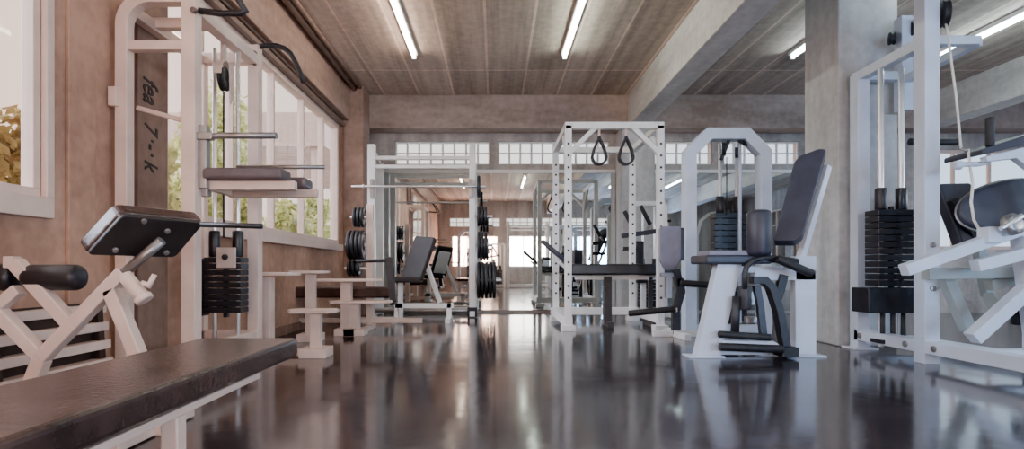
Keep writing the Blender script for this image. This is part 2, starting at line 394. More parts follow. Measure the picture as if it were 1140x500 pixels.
# ceiling lights
lights = [(-.94, 5.42, 'pale green fluorescent ceiling tube nearest the left window wall'), (.81, 5.42, 'pale green fluorescent ceiling tube left of the big ceiling beam'),
          (3.46, 5.42, 'fluorescent ceiling tube partly hidden by the pale concrete column'), (5.16, 5.40, 'fluorescent ceiling tube behind the white weight tower on the right')]
for i, (x, y, lab) in enumerate(lights):
    for k in range(2 if i < 4 else 1):
        yy = y if k == 0 else 1.0
        t = thing('fluorescent_light', (x, yy, ZC), lab if k == 0 else 'fluorescent ceiling tube seen only in the mirror, %s' % ['by the left wall', 'over the aisle', 'over the right machines', 'near the right wall'][i], 'ceiling light', 'fluorescent ceiling lights')
        b = MB(); b.span((x - .04, yy - 1.09, ZC - .045), (x + .04, yy + 1.09, ZC)); b.build('housing', M['white'], t)
        b = MB(); b.cyl((x, yy - 1.05, ZC - .075), (x, yy + 1.05, ZC - .072), .018, 12); b.build('lamp_tube', M['tube_warm'] if i == 0 else M['tube'] if i == 1 else M['tube_cool'], t, bevel=0)
        for s in (-1, 1):
            b = MB(); b.box((x, yy + s * 1.06, ZC - .066), (.05, .03, .06)); b.build('lamp_holder', M['white'], t)

# ------------------------------------------------------------------ helpers for gym parts
def plate_mesh(name, mat, r, t, hole, c, axis):
    b = MB(); e = t * .22; rim = r * .80
    b.lathe([(hole, -t * .5), (r * .30, -t * .5), (r * .33, -t * .32), (rim, -t * .32), (rim + .008, -t * .5), (r - e, -t * .5), (r, -t * .5 + e), (r, t * .5 - e), (r - e, t * .5), (rim + .008, t * .5), (rim, t * .32), (r * .33, t * .32), (r * .30, t * .5), (hole, t * .5), (hole, -t * .5)], c, axis, 40)
    return b
def weight_stack(root, c, z0, n, h, w, d, gap=.006, rods=None, rod_top=2.0, axis='x', rodr=.014, rodsep=.16, topcap=True, light=False):
    """a column of slabs on two guide rods; each slab a sub-part"""
    cx, cy = c
    b = MB(); b.box((cx, cy, z0 + n * h / 2), (.03, .03, n * h + .06)); st = b.build('weight_stack', M['stack'], root)
    for k in range(n):
        b = MB(); b.box((cx, cy, z0 + (k + .5) * h), (w, d, h - gap)); b.box((cx, cy - d / 2 - .002, z0 + (k + .5) * h), (.05, .006, h * .3))
        b.build('weight_slab', M['stack'], root, st, bevel=.005)
    zt = z0 + n * h
    for s in (-1, 1):
        dx, dy = (rodsep / 2 * s, 0) if axis == 'x' else (0, rodsep / 2 * s)
        b = MB(); b.cyl((cx + dx, cy + dy, .05), (cx + dx, cy + dy, rod_top), rodr, 12); b.build('guide_rod', M['chrome'], root, bevel=0)
        if topcap:
            b = MB(); b.cyl((cx + dx, cy + dy, zt), (cx + dx, cy + dy, zt + .17), rodr + .02, 16); b.build('bushing', M['stack'], root, bevel=0)
    return st
def pulley(root, c, r=.065, axis=(1, 0, 0), t=.03, mat=None, name='pulley'):
    b = MB(); b.lathe([(.008, -t / 2), (r, -t / 2), (r, -t * .3), (r * .86, 0), (r, t * .3), (r, t / 2), (.008, t / 2), (.008, -t / 2)], c, axis, 28)
    p = b.build(name, mat or M['rubber'], root, bevel=0)
    return p
def roller(root, p, q, r, name='foam_roller', mat=None, parent=None):
    b = MB(); b.cyl(p, q, r, 24, cap=.2); return b.build(name, mat or M['black'], root, parent, bevel=0)
def rbox_pad(name, mat, root, c, size, rot=None, bev=.025, parent=None, label=None):
    b = MB(); b.box(c, size, rot); return part(b, name, mat, root, parent, label, bevel=bev, seg=4, smooth=True)
def rounded(pts, r=.05, n=5):
    """round the corners of a planar polygon"""
    P = [Vector(p) for p in pts]; out = []
    for i, p in enumerate(P):
        a, c = P[i - 1], P[(i + 1) % len(P)]
        da, dc = (a - p), (c - p); rr = min(r, da.length * .45, dc.length * .45)
        u, v = p + da.normalized() * rr, p + dc.normalized() * rr
        for k in range(n + 1):
            t = k / n; out.append(u * (1 - t) ** 2 + p * 2 * t * (1 - t) + v * t * t)
    return out
def pad_prism(name, mat, root, pts, off, r=.05, bev=.02, parent=None, label=None):
    b = MB(); b.prism(rounded(pts, r), off); return part(b, name, mat, root, parent, label, bevel=bev, seg=3, angle=50)

# ------------------------------------------------------------------ 1. foreground flat bench
t = thing('flat_bench', (-.87, 1.25, 0), 'long flat bench with worn dark brown padded top in the left foreground', 'bench')
b = MB(); b.span((-1.055, .35, .338), (-.705, 2.0, .405)); part(b, 'bench_pad', M['brownpad'], t, bevel=.014, seg=3)
b = MB(); b.span((-1.02, .38, .328), (-.735, 1.93, .338)); part(b, 'pad_board', M['board'], t)
b = MB()
b.bar((-.75, .4, .312), (-.75, 1.75, .318), .03, .02); b.bar((-1.0, .4, .312), (-1.0, 1.75, .318), .03, .02)
b.bar((-1.0, 1.73, .312), (-.75, 1.73, .318), .03, .02); b.bar((-1.0, .42, .312), (-.75, .42, .318), .03, .02); part(b, 'frame', M['white_worn'], t)
for (x, y) in ((-.75, 1.3), (-1.0, 1.3), (-.75, .55), (-1.0, .55)):
    b = MB(); b.bar((x, y, .012), (x, y, .308), .04); b.box((x, y, .006), (.08, .08, .012)); part(b, 'leg', M['white_worn'], t)

# ------------------------------------------------------------------ 2. preacher curl bench (left)
yP = 2.2
t = thing('preacher_bench', (-1.95, yP, 0), 'white steel preacher curl bench with tilted dark pad behind the foreground bench', 'exercise bench')
c = at(160, 264, yP); n = Vector((.7, -.45, -.55)).normalized()
quad = [on_plane(px, py, c, n) for px, py in ((97, 284), (137, 240), (228, 248), (195, 287))]
pb = MB(); pb.prism(rounded(quad, .02), -n * .018); pb = part(pb, 'pad_board', M['board'], t)
q2 = [(p - c) * 1.04 + c - n * .019 for p in quad]
pad_prism('arm_pad', M['brownpad'], t, q2, -n * .07, r=.03, bev=.02)
for (px, py) in ((128, 278), (160, 246), (177, 268), (186, 257), (185, 281)):
    p = on_plane(px, py, c, n); b = MB(); b.cyl(p - n * .002, p + n * .008, .011, 12); b.build('bolt', M['greymetal'], t, pb, bevel=0)
p0, p1 = at(47, 398, yP), at(139, 303, yP)
b = MB(); b.bar(p0, p1, .051); b.bar(at(8, 292, yP), at(19, 292, yP), .046); b.bar(at(17, 292, yP), at(83, 365, yP), .049); b.bar(at(-8, 340, yP), at(50, 400, yP), .049)
b.bar(at(-2, 342, yP), at(22, 322, yP), .044)
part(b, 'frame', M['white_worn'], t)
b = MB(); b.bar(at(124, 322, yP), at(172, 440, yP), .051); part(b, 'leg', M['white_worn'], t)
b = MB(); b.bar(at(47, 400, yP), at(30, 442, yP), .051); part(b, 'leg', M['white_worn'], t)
zf = .03
b = MB(); b.bar((at(10, 400, yP).x, yP, zf), (at(200, 400, yP).x, yP, zf), .06); b.bar((at(172, 400, yP).x, yP - .25, zf), (at(172, 400, yP).x, yP + .25, zf), .05); part(b, 'base_rail', M['white_worn'], t)
b = MB(); b.tube([at(137, 305, yP), at(180, 268, yP - .0)], .019, 12); sp = part(b, 'telescopic_post', M['greymetal'], t, bevel=0)
b = MB(); b.cyl(at(138, 306, yP - .03), at(158, 330, yP - .03), .027, 16); b.cyl(at(158, 330, yP - .03), at(162, 335, yP - .03), .034, 16); part(b, 'locking_knob', M['white_worn'], t, bevel=0)
b = MB(); b.tube([at(158, 315, yP - .04), at(166, 318, yP - .04), at(172, 306, yP - .04)], .01, 10); part(b, 'lever', M['white_worn'], t, bevel=0)
b = MB(); b.tube([at(224, 250, yP), at(262, 251, yP), at(292, 252, yP)], .011, 10); part(b, 'bar_rest', M['iron'], t, bevel=0)
roller(t, at(30, 309, yP + .02), at(91, 309, yP + .02), .052)
roller(t, at(-3, 309, yP + .02), at(19, 309, yP + .02), .054)

# slatted rack along the left wall
t = thing('slatted_rack', (-2.0, 2.4, 0), 'low pale slatted rack with dark gaps standing against the left wall', 'rack')
for k in range(4):
    z = .15 + k * .092
    b = MB(); b.span((-2.065, 1.6, z), (-1.985 - k * .012, 2.9, z + .045)); part(b, 'slat', M['white_worn'], t)
b = MB(); b.span((-2.075, 1.6, .06), (-2.05, 2.9, .48)); part(b, 'back_board', M['slot'], t)
for y in (1.65, 2.25, 2.85):
    b = MB(); b.prism([(-2.05, y - .02, 0), (-1.99, y - .02, 0), (-2.02, y - .02, .48), (-2.05, y - .02, .48)], (0, .04, 0)); part(b, 'upright', M['slot'], t)

# ------------------------------------------------------------------ 3. multi-gym tower (left)
xa, xb, y0, y1 = -2.035, -1.667, 3.06, 3.87
t = thing('multi_gym_tower', (-1.85, 3.45, 0), 'tall white multi-gym tower with pull-up grips and forearm pads by the left window', 'exercise machine')
b = MB()
path = [Vector((xa, y0, .0)), Vector((xa, y0, 1.9875))] + arc((xa + .15, y0, 1.9875), .15, PI, PI / 2, (1, 0, 0), (0, 0, 1), 7)[1:] + [Vector((xb, y0, 2.1375))]
b.sweep(path, .066, side=(0, 1, 0)); b.bar((xa, y0, 1.875), (xb, y0, 1.875), .052); part(b, 'side_arch', M['white_worn'], t)
b = MB(); b.bar((xb, y0, 0), (xb, y0, 2.27), .075); part(b, 'post', M['white_worn'], t)
b = MB(); b.bar((xb, y1, 0), (xb, y1, 2.2), .075); part(b, 'post', M['white_worn'], t)
b = MB(); b.bar((xa, y1, 0), (xa, y1, 2.15), .06); part(b, 'post', M['white_worn'], t)
b = MB(); b.bar((xb, y0, 2.094), (xb, y1, 2.094), .07); b.bar((xa, y0 + .26, 2.11), (xb, y0 + .26, 2.11), .06); b.bar((xa, y1, 2.11), (xb, y1, 2.11), .07); b.bar((xa, y0 + .05, 2.094), (xa, y1, 2.094), .06); part(b, 'top_rail', M['white_worn'], t)
b = MB(); b.bar((xb, y0, .2), (xb, y1, .2), .06); b.bar((xa, y1, .2), (xb, y1, .2), .06); b.bar((xa, y0, .04), (xb, y0, .04), .07); b.bar((xa, y0, .04), (xa, y1, .04), .06); part(b, 'base_rail', M['white_worn'], t)
b = MB(); b.box((xa - .03, y0 - .045, 1.586), (.045, .03, .105)); part(b, 'bracket', M['white_worn'], t)
b = MB(); b.bar((xa, 3.17, 1.569), (xb - .045, 3.17, 1.481), .026); b.box((xb - .09, 3.17, 1.53), (.045, .045, .05)); part(b, 'cross_arm', M['white_worn'], t)
b = MB(); b.cyl((xb - .045, 3.17, 1.46), (xb - .045, 3.17, .956), .014, 12); part(b, 'cable_rod', M['greymetal'], t, bevel=0)
for (px, py, y) in ((215, 11, y0 - .05), (283, 59, y1 - .05), (283, 70, y1 - .05)):
    b = MB(); p = at(px, py, y); b.cyl(p + Vector((0, .02, 0)), p - Vector((0, .008, 0)), .016, 12); part(b, 'bolt', M['frame_dark'], t, bevel=0)
b = MB(); b.tube([at(222, 12, y0), at(245, 15, y0), at(268, 15, y0), at(273, 12, y0), at(262, -6, y0 - .02), at(250, -26, y0 - .05)], .017, 10, side=(0, 1, 0)); part(b, 'pull_up_grip', M['iron'], t, bevel=0)
b = MB(); b.tube([at(281, 53, y1)] + [at(*p, y1) for p in ((296, 51), (308, 51), (317, 54), (324, 60), (330, 71), (335, 83), (338, 92))], .018, 10, side=(0, 1, 0)); part(b, 'pull_up_grip', M['iron'], t, bevel=0)
# pulley with guard, cable
pc = at(249, 88, 3.5)
pl = pulley(t, pc, .075, axis=(1, .12, 0), t=.03)
b = MB(); u = Vector((-.12, 1, 0)).normalized(); b.sweep(arc(pc, .11, PI * .08, PI * 1.0, u, (0, 0, 1), 12), .05, .008, side=u.cross(Vector((0, 0, 1)))); b.build('pulley_guard', M['white_worn'], t, pl)
b = MB(); b.prism([pc + u * .05 + Vector((.02, 0, -.15)), pc + u * .10 + Vector((.02, 0, -.10)), pc + u * .10 + Vector((.02, 0, .12)), pc + u * .02 + Vector((.02, 0, .12))], (.008, 0, 0)); b.build('pulley_plate', M['frame_alu'], t, pl)
b = MB(); b.bar(pc + Vector((0, 0, .1)), (pc.x, pc.y, 2.11), .03); b.bar((pc.x, pc.y, 2.11), (xb, pc.y, 2.11), .05); b.build('pulley_hanger', M['white_worn'], t, pl)
b = MB(); b.tube([pc + Vector((0, 0, -.08)), (pc.x, pc.y, .85)], .006, 8); part(b, 'cable', M['iron'], t, bevel=0)
sc_ = at(252, 300, 3.6)
weight_stack(t, (sc_.x, 3.6), .37, 9, .04, .24, .11, rod_top=2.08, rodsep=.15)
b = MB(); p = at(252, 287, 3.54); b.box(p, (.12, .02, .13)); part(b, 'selector_plate', M['frame_alu'], t)
b = MB(); b.cyl(p + Vector((0, -.008, .005)), p + Vector((0, -.03, .005)), .018, 14); part(b, 'selector_pin', M['iron'], t, bevel=0)
b = MB(); b.box((sc_.x - .165, 3.62, .535), (.045, .09, .37)); part(b, 'stack_guard', M['stack'], t)
# forearm pads and their handles
b = MB(); b.box((xb + .06, y0 + .02, 1.27), (.045, .05, .35)); b.box((xb + .05, y0 + .05, 1.105), (.045, .045, .1)); b.bar((xb + .03, y0, 1.38), (xb + .12, y0, 1.38), .04); part(b, 'pad_bracket', M['greymetal'], t)
for (ya, xe) in ((3.12, -1.165), (3.44, -1.145)):
    b = MB(); b.span((xb + .06, ya - .075, 1.144), (xe, ya + .075, 1.21)); part(b, 'forearm_pad', M['plum'], t, bevel=.02, seg=3)
    b = MB(); b.bar((xb + .03, ya, 1.118), (xe + .05, ya, 1.118), .05); part(b, 'pad_support', M['white_worn'], t)
b = MB(); b.bar((xb + .035, 3.17, 1.122), (xb + .035, 3.48, 1.122), .04); part(b, 'pad_yoke', M['white_worn'], t)
b = MB(); b.tube([(xb + .09, y0, 1.38), (xb + .16, y0, 1.385), (-1.2, y0, 1.385)], .018, 12); part(b, 'handle', M['greymetal'], t, bevel=0)
b = MB(); b.tube([(xb + .045, 3.5, 1.293), (-1.07, 3.5, 1.293)], .013, 12); part(b, 'handle', M['greymetal'], t, bevel=0)

# ------------------------------------------------------------------ 4. pedestal stands
def stand(y, posts, label, base, px_rail=None):
    """posts: (px, top py, plate px0, px1, post width px, has base block)"""
    s = F / y
    t = thing('pedestal_stand', (at(posts[0][0], 0, y).x, y, 0), label, 'stand', 'white pedestal stands by the left wall')
    for (px, py, a, c, wpx) in posts:
        x = at(px, 0, y).x; z = at(0, py, y).z; w = wpx / s
        b = MB(); b.bar((x, y, .0), (x, y, z - .02), w); part(b, 'pedestal', M['white_worn'], t)
        xa_, xc_ = at(a, 0, y).x, at(c, 0, y).x; hw = (xc_ - xa_) / 2; xm = (xa_ + xc_) / 2
        b = MB(); e = .045
        b.prism([(xa_, y - .04, z - .012), (xa_ + e, y - .12, z - .012), (xc_ - e, y - .12, z - .012), (xc_, y - .04, z - .012), (xc_, y + .04, z - .012), (xc_ - e, y + .12, z - .012), (xa_ + e, y + .12, z - .012), (xa_, y + .04, z - .012)], (0, 0, .024)); part(b, 'top_plate', M['white_worn'], t)
        b = MB(); b.span((x - .10, y - .10, 0), (x + .10, y + .10, .07)); part(b, 'base_block', M['white_worn'], t)
    xs = [at(p[0], 0, y).x for p in posts]
    if len(xs) > 1:
        b = MB(); b.bar((min(xs), y, .035), (max(xs), y, .035), .05); part(b, 'base_rail', M['white_worn'], t)
    return t
stand(4.15, [(297, 305, 277, 333, 13), (352, 346, 322, 376, 11)], 'nearest white pedestal stand with a high and a low plate, beside the flat bench end', 0)
stand(5.05, [(346, 303, 321, 366, 10)], 'tall slim white pedestal stand between the two double stands', 0)
stand(5.5, [(386, 312, 352, 424, 11), (396, 336, 366, 436, 9)], 'farther white pedestal stand with two overlapping plates before the weight tree', 0)

# flat black bench with dark upright
yb = 6.0; s = F / yb
t = thing('weight_bench', (at(370, 0, yb).x, yb, 0), 'long low black padded bench with dark end upright behind the pedestal stands', 'bench')
b = MB(); b.span((at(301, 0, yb).x, yb - .14, at(0, 331, yb).z), (at(437, 0, yb).x, yb + .14, at(0, 319, yb).z)); part(b, 'bench_pad', M['brownpad'], t, bevel=.02, seg=3)
for px in (318, 412):
    x = at(px, 0, yb).x
    b = MB(); b.bar((x, yb - .2, .025), (x, yb + .2, .025), .05); b.bar((x, yb, .05), (x, yb, at(0, 331, yb).z), .06); part(b, 'leg', M['white_worn'], t)
b = MB(); b.bar((at(318, 0, yb).x, yb, .1), (at(470, 0, yb).x, yb, .1), .05); part(b, 'base_rail', M['white_worn'], t)
x = at(436, 0, yb - .2).x
b = MB(); b.bar((x + .02, yb - .2, at(0, 335, yb).z), (x - .03, yb - .2, at(0, 287, yb).z), .07); b.bar((x, yb - .2, .3), (x, yb, .3), .05); part(b, 'end_upright', M['iron'], t)
b = MB(); b.tube([at(396, 291, yb - .2), at(434, 290, yb - .2)], .018, 10); part(b, 'cross_bar', M['iron'], t, bevel=0)

# ------------------------------------------------------------------ 6. weight tree with loose plates
yt = 6.9; sT = F / yt; xt = at(412, 0, yt).x
t = thing('weight_tree', (xt, yt, 0), 'white upright weight tree holding black plates near the far left column', 'weight rack')
b = MB(); b.bar((xt, yt, 0), (xt, yt, 1.45), .08); part(b, 'post', M['white_worn'], t)
b = MB(); b.bar((xt - .35, yt, .03), (xt + .3, yt, .03), .06); b.bar((xt, yt - .3, .03), (xt, yt + .3, .03), .06); part(b, 'base', M['white_worn'], t)
pegs = [(242, 3, .125, .035, 'upper'), (273, 4, .185, .04, 'middle'), (299, 3, .10, .04, 'lower')]
ordn = ['innermost', 'second from the post', 'third from the post', 'outermost']
for (py, n, r, th, lev) in pegs:
    z = at(0, py, yt).z
    b = MB(); b.cyl((xt - .03, yt, z), (xt - (.16 if lev == 'lower' else .10) - n * (th + .012), yt, z), .02, 14); part(b, 'peg', M['chrome'], t, bevel=0)
    for k in range(n):
        x = xt - .085 - k * (th + .012) - (.0 if lev != 'lower' else .06)
        solo(plate_mesh('weight_plate', M['iron'], r, th, .0215, (x, yt, z), (1, 0, 0)), 'weight_plate', M['iron'], (x, yt, z), '%s black plate on the %s peg of the white weight tree' % ('outermost' if k == n - 1 else ordn[k], lev), 'weight plate', 'plates on the weight tree', bevel=0)

# ------------------------------------------------------------------ 7. tall power rack (centre left)
yr0, yr1 = 7.6, 8.15; xl, xr = -1.68, -.306; zt = 2.35
t = thing('power_rack', ((xl + xr) / 2, (yr0 + yr1) / 2, 0), 'tall white power rack before the mirror with plates stored on its right post', 'power rack')
for (x, y) in ((xl, yr0), (xr, yr0), (xl, yr1), (xr, yr1)):
    b = MB(); b.bar((x, y, 0), (x, y, zt if y == yr0 else 2.2), .085 if x > -1 else .1); part(b, 'post', M['white'], t)
b = MB()
for y, z in ((yr0, 2.05), (yr0, 2.17), (yr1, 2.14)): b.bar((xl, y, z), (xr, y, z), .06, .05)
for x in (xl, xr): b.bar((x, yr0, 2.28), (x, yr1, 2.17), .06)
part(b, 'top_rail', M['white'], t)
b = MB()
for x in (xl, xr): b.bar((x, yr0 - .1, .05), (x, yr1 + .1, .05), .07)
b.bar((xl, yr1, .06), (xr, yr1, .06), .06); part(b, 'base_rail', M['white'], t)
b = MB(); b.cyl((xl, yr0, .09), (xr, yr0, .09), .03, 12); part(b, 'foot_bar', M['greymetal'], t, bevel=0)
b = MB(); b.box((xr, yr0 - .06, .07), (.13, .05, .13)); part(b, 'foot_cap', M['rubber'], t)
for x in (xl + .02, xr - .02):
    b = MB(); b.box((x, yr0 - .06, 1.74), (.05, .08, .26)); part(b, 'bar_hook', M['greymetal'], t)
pegz = [(208, 1, .15, .045, 'top'), (241, 3, .135, .04, 'second'), (273, 3, .185, .04, 'third'), (312, 5, .25, .045, 'lowest')]
for (py, n, r, th, lev) in pegz:
    z = at(0, py, yr0).z
    b = MB(); b.cyl((xr + .03, yr0, z), (xr + .10 + n * (th + .008) + .03, yr0, z), .02, 14); part(b, 'peg', M['chrome'], t, bevel=0)
    for k in range(n):
        x = xr + .085 + k * (th + .008)
        who = 'single small black plate' if n == 1 else ('innermost black plate', 'second black plate', 'third black plate', 'fourth black plate', 'fifth black plate')[k] if k < n - 1 else 'outermost black plate'
        solo(plate_mesh('weight_plate', M['iron'], r, th, .0215, (x, yr0, z), (1, 0, 0)), 'weight_plate', M['iron'], (x, yr0, z), '%s on the %s peg of the tall white power rack' % (who, lev), 'weight plate', 'plates on the power rack', bevel=0)
zb = at(0, 209, yr0).z; yy = yr0 - .12
t = thing('barbell', ((xl + xr) / 2, yy, zb), 'bare chrome barbell resting across the hooks of the tall white power rack', 'barbell')
b = MB(); b.cyl((xl - .25, yy, zb), (xr + .06, yy, zb), .016, 12); part(b, 'bar', M['chrome'], t, bevel=0)
b = MB(); b.cyl((xl - .10, yy, zb), (xl - .07, yy, zb), .03, 14); part(b, 'collar', M['chrome'], t, bevel=0)

# incline bench
yi = 6.9
M['brownblack'] = simple('brown_black_vinyl', (.020, .014, .014), .6, var=.3, scale=10)
t = thing('incline_bench', (at(458, 0, yi).x, yi, 0), 'dark padded incline bench with raised backrest on white frame in front of the power rack', 'bench')
c = at(464, 286, yi); n = Vector((-.35, -.75, .35)).normalized()
quad = [on_plane(px, py, c, n) for px, py in ((445, 309), (462, 262), (484, 264), (468, 311))]
pad_prism('backrest', M['brownblack'], t, quad, -n * .07, r=.03, bev=.018)
q = [(p - n * .07 + (c - p) * .3) for p in quad]
b = MB(); b.prism(q, -n * .03); part(b, 'back_plate', M['white'], t)
b = MB(); b.span((at(438, 0, yi).x, yi - .16, .49), (at(470, 0, yi).x, yi + .12, .56)); part(b, 'seat', M['brownblack'], t, bevel=.02, seg=3)
b = MB(); b.bar((at(446, 0, yi).x, yi, .05), (at(446, 0, yi).x, yi, .49), .06); b.bar((at(440, 0, yi).x, yi, .20), (at(505, 0, yi).x, yi, .20), .06); b.bar(at(490, 337, yi), at(474, 292, yi + .05), .05)
part(b, 'frame', M['white'], t)
for px in (442, 500):
    x = at(px, 0, yi).x; b = MB(); b.bar((x, yi - .25, .03), (x, yi + .25, .03), .06); b.bar((x, yi, .03), (x, yi, .23), .06); part(b, 'leg', M['white'], t)

# ------------------------------------------------------------------ 10. strap frame (centre right)
xf0, xf1, yf0, yf1 = .775, 1.75, 5.9, 7.1; zf = 2.17
t = thing('cable_crossover_frame', ((xf0 + xf1) / 2, (yf0 + yf1) / 2, 0), 'white four-post steel frame with diagonal corner braces holding two hanging straps', 'exercise frame')
for (x, y) in ((xf0, yf0), (xf1, yf0), (xf0, yf1), (xf1, yf1)):
    b = MB(); b.bar((x, y, 0), (x, y, zf), .07); 
    for k in range(14): b.box((x, y - .0355, .35 + k * .125), (.024, .003, .024))
    po = part(b, 'post', M['white'], t); po.data.materials.append(M['iron'])
    for q in po.data.polygons[6:]: q.material_index = 1
b = MB(); b.bar((xf0 - .035, yf0, zf), (xf1 + .035, yf0, zf), .07); b.bar((xf0, yf1, zf), (xf1, yf1, zf), .07)
for x in (xf0, xf1): b.bar((x, yf0, zf), (x, yf1, zf), .07)
part(b, 'top_rail', M['white'], t)
for (x, sx) in ((xf0, 1), (xf1, -1)):
    b = MB(); b.bar((x, yf0, zf - .30), (x + sx * .30, yf0, zf - .01), .05); part(b, 'corner_brace', M['white'], t)
    b = MB(); b.bar((x, yf0 + .35, zf), (x, yf0, zf - .35), .05); part(b, 'corner_brace', M['white'], t)
b = MB(); b.bar((xf0 - .06, yf1, .12), (xf1 + .06, yf1, .12), .09); b.bar((xf1, yf0, .12), (xf1, yf1, .12), .08); b.bar((xf0, yf0, .10), (xf0, yf1, .12), .10); part(b, 'base_rail', M['white'], t)
for (x, y) in ((xf0, yf0), (xf1, yf0), (xf0, yf1), (xf1, yf1)):
    b = MB(); b.span((x - .07, y - .08, 0), (x + .07, y + .08, .06)); part(b, 'foot', M['white'], t)
for (px, lab) in ((667, 'left black looped strap hanging from the white four-post frame'), (697, 'right black looped strap hanging from the white four-post frame')):
    y = yf0; x = at(px, 0, y).x; zt_ = zf - .035; zb_ = at(0, 184, y).z; zn = at(0, 160, y).z
    t = thing('hanging_strap', (x, y, zt_), lab, 'strap', 'black straps on the white frame')
    b = MB(); b.span((x - .012, y - .004, zn + .05), (x + .012, y + .004, zt_)); part(b, 'webbing', M['white_worn'], t, bevel=0)
    pts = [Vector((x, y, zn + .06)), Vector((x - .02, y, zn + .02)), Vector((x - .055, y, zn - .06))] + arc((x, y, zb_ + .085), .075, PI, 2 * PI, (1, 0, 0), (0, 0, 1), 10) + [Vector((x + .055, y, zn - .06)), Vector((x + .02, y, zn + .02))]
    b = MB(); b.sweep(pts, .06, .024, side=(0, 1, 0), closed=True); part(b, 'loop', M['rubber'], t, bevel=.003)
    b = MB(); b.box((x, y, zn + .05), (.035, .03, .05)); part(b, 'buckle', M['iron'], t)

# black flat bench inside the frame
yb = 6.4
t = thing('support_bench', (1.35, yb, 0), 'long black padded bench with angled head rest standing inside the white strap frame', 'bench')
b = MB(); b.span((at(633, 0, yb).x, yb - .17, at(0, 306, yb).z), (at(748, 0, yb).x, yb + .17, at(0, 294, yb).z)); part(b, 'bench_pad', M['black'], t, bevel=.02, seg=3)
b = MB(); p, q = at(603, 268, yb), at(638, 298, yb); b.bar(p, q, .10, .05); part(b, 'head_rest', M['navy2'], t, bevel=.015, seg=3)
b = MB(); p, q = at(615, 285, yb), at(640, 308, yb); b.bar(p, q, .05, .03); b.bar(at(640, 309, yb), at(745, 309, yb), .05); part(b, 'frame', M['white'], t)
for (px, m) in ((676, 'iron'), (724, 'iron')):
    x = at(px, 0, yb).x; b = MB(); b.bar((x, yb, .03), (x, yb, at(0, 308, yb).z), .09 if px < 700 else .05); b.bar((x, yb - .22, .03), (x, yb + .22, .03), .06); part(b, 'leg', M[m], t)

# lever machine with dark handles behind the frame
yl = 7.35
xm = at(718, 0, yl).x
t = thing('chest_press_machine', (xm, yl, 0), 'white press machine with dark lever handles and black weight stack behind the strap frame', 'exercise machine')
b = MB()
for px in (704, 740):
    x = at(px, 0, yl + .25).x; b.bar((x, yl + .25, 0), (x, yl + .25, 1.55), .06)
x0_, x1_ = at(704, 0, yl + .25).x, at(740, 0, yl + .25).x
b.bar((x0_, yl + .25, 1.55), (x1_, yl + .25, 1.55), .06); b.bar((x0_, yl + .25, .06), (x1_, yl + .25, .06), .06); b.bar((x0_, yl - .19, .05), (x0_, yl + .25, .05), .06); b.bar((x1_, yl - .19, .05), (x1_, yl + .25, .05), .06)
part(b, 'frame', M['white'], t)
weight_stack(t, ((x0_ + x1_) / 2, yl + .25), .13, 10, .05, .28, .1, rod_top=1.5, topcap=True)
b = MB(); b.bar(at(692, 263, yl - .08), at(734, 257, yl - .08), .07, .06); part(b, 'lever_arm', M['navy2'], t)
b = MB(); b.bar(at(720, 260, yl - .08), at(722, 254, yl + .25), .05); part(b, 'pivot', M['greymetal'], t)
for a, c in (((695, 235), (704, 252)), ((713, 229), (724, 250))):
    b = MB(); b.cyl(at(*a, yl - .08), at(*c, yl - .08), .028, 12); part(b, 'handle', M['rubber'], t, bevel=0)
    b = MB(); b.tube([at(*c, yl - .08), at(c[0] + 4, 259, yl - .08)], .014, 8); part(b, 'handle_stem', M['greymetal'], t, bevel=0)
b = MB(); b.bar(at(693, 277, yl - .1), at(712, 277, yl - .1), .05); part(b, 'side_grip', M['iron'], t)
rbox_pad('backrest', M['black'], t, at(712, 285, yl + .1), (.12, .06, .4))
rbox_pad('seat', M['black'], t, at(716, 312, yl - .06), (.24, .26, .07))
b = MB(); p = at(716, 315, yl - .06); b.bar((p.x, p.y, .03), (p.x, p.y, p.z), .06); b.bar((p.x, p.y, .04), (p.x, yl + .25, .04), .05); part(b, 'seat_post', M['white'], t)

# leg machine with grey pad
yg = 5.25
t = thing('leg_curl_machine', (at(748, 0, yg).x, yg, 0), 'leg machine with violet-grey rounded back pad and low dark foot rollers beside the strap frame', 'exercise machine')
c = at(746, 275, yg)
pts = [at(px, py, yg) for px, py in ((734, 252), (758, 252), (758, 288), (752, 300), (743, 302), (737, 297), (734, 286))]
pad_prism('back_pad', M['grey'], t, pts, (.04, .14, 0), r=.03, bev=.015)
b = MB(); b.prism([p + Vector((.042, .145, 0)) for p in [at(px, py, yg) for px, py in ((735, 253), (763, 252), (763, 290), (735, 290))]], (.01, .09, 0)); part(b, 'pad_back', M['navy2'], t, bevel=.012, seg=3)
b = MB(); b.bar(at(752, 300, yg + .15), at(756, 318, yg + .15), .07); b.sweep([at(756, 310, yg + .15), at(758, 325, yg + .15), at(752, 345, yg + .15), at(752, 372, yg + .15)], .07, side=(0, 1, 0)); part(b, 'pad_post', M['iron'], t)
b = MB(); b.cyl(at(700, 349, yg), at(752, 344, yg), .03, 14); part(b, 'foot_roller', M['rubber'], t, bevel=0)
b = MB(); b.bar(at(752, 345, yg), at(752, 345, yg + .15), .04); b.bar(at(735, 306, yg + .15), at(752, 306, yg + .15), .04); b.bar(at(744, 306, yg + .15), at(744, 332, yg + .15), .06); part(b, 'linkage', M['greymetal'], t)
b = MB(); b.cyl(at(757, 315, yg + .1), at(800, 318, yg + .1), .032, 14); part(b, 'thigh_roller', M['rubber'], t, bevel=0)
b = MB(); xg = at(752, 0, yg + .15).x; b.bar((xg - .22, yg + .15, .03), (xg + .2, yg + .15, .03), .06); b.bar((xg, yg - .2, .03), (xg, yg + .4, .03), .06); part(b, 'base', M['white'], t)

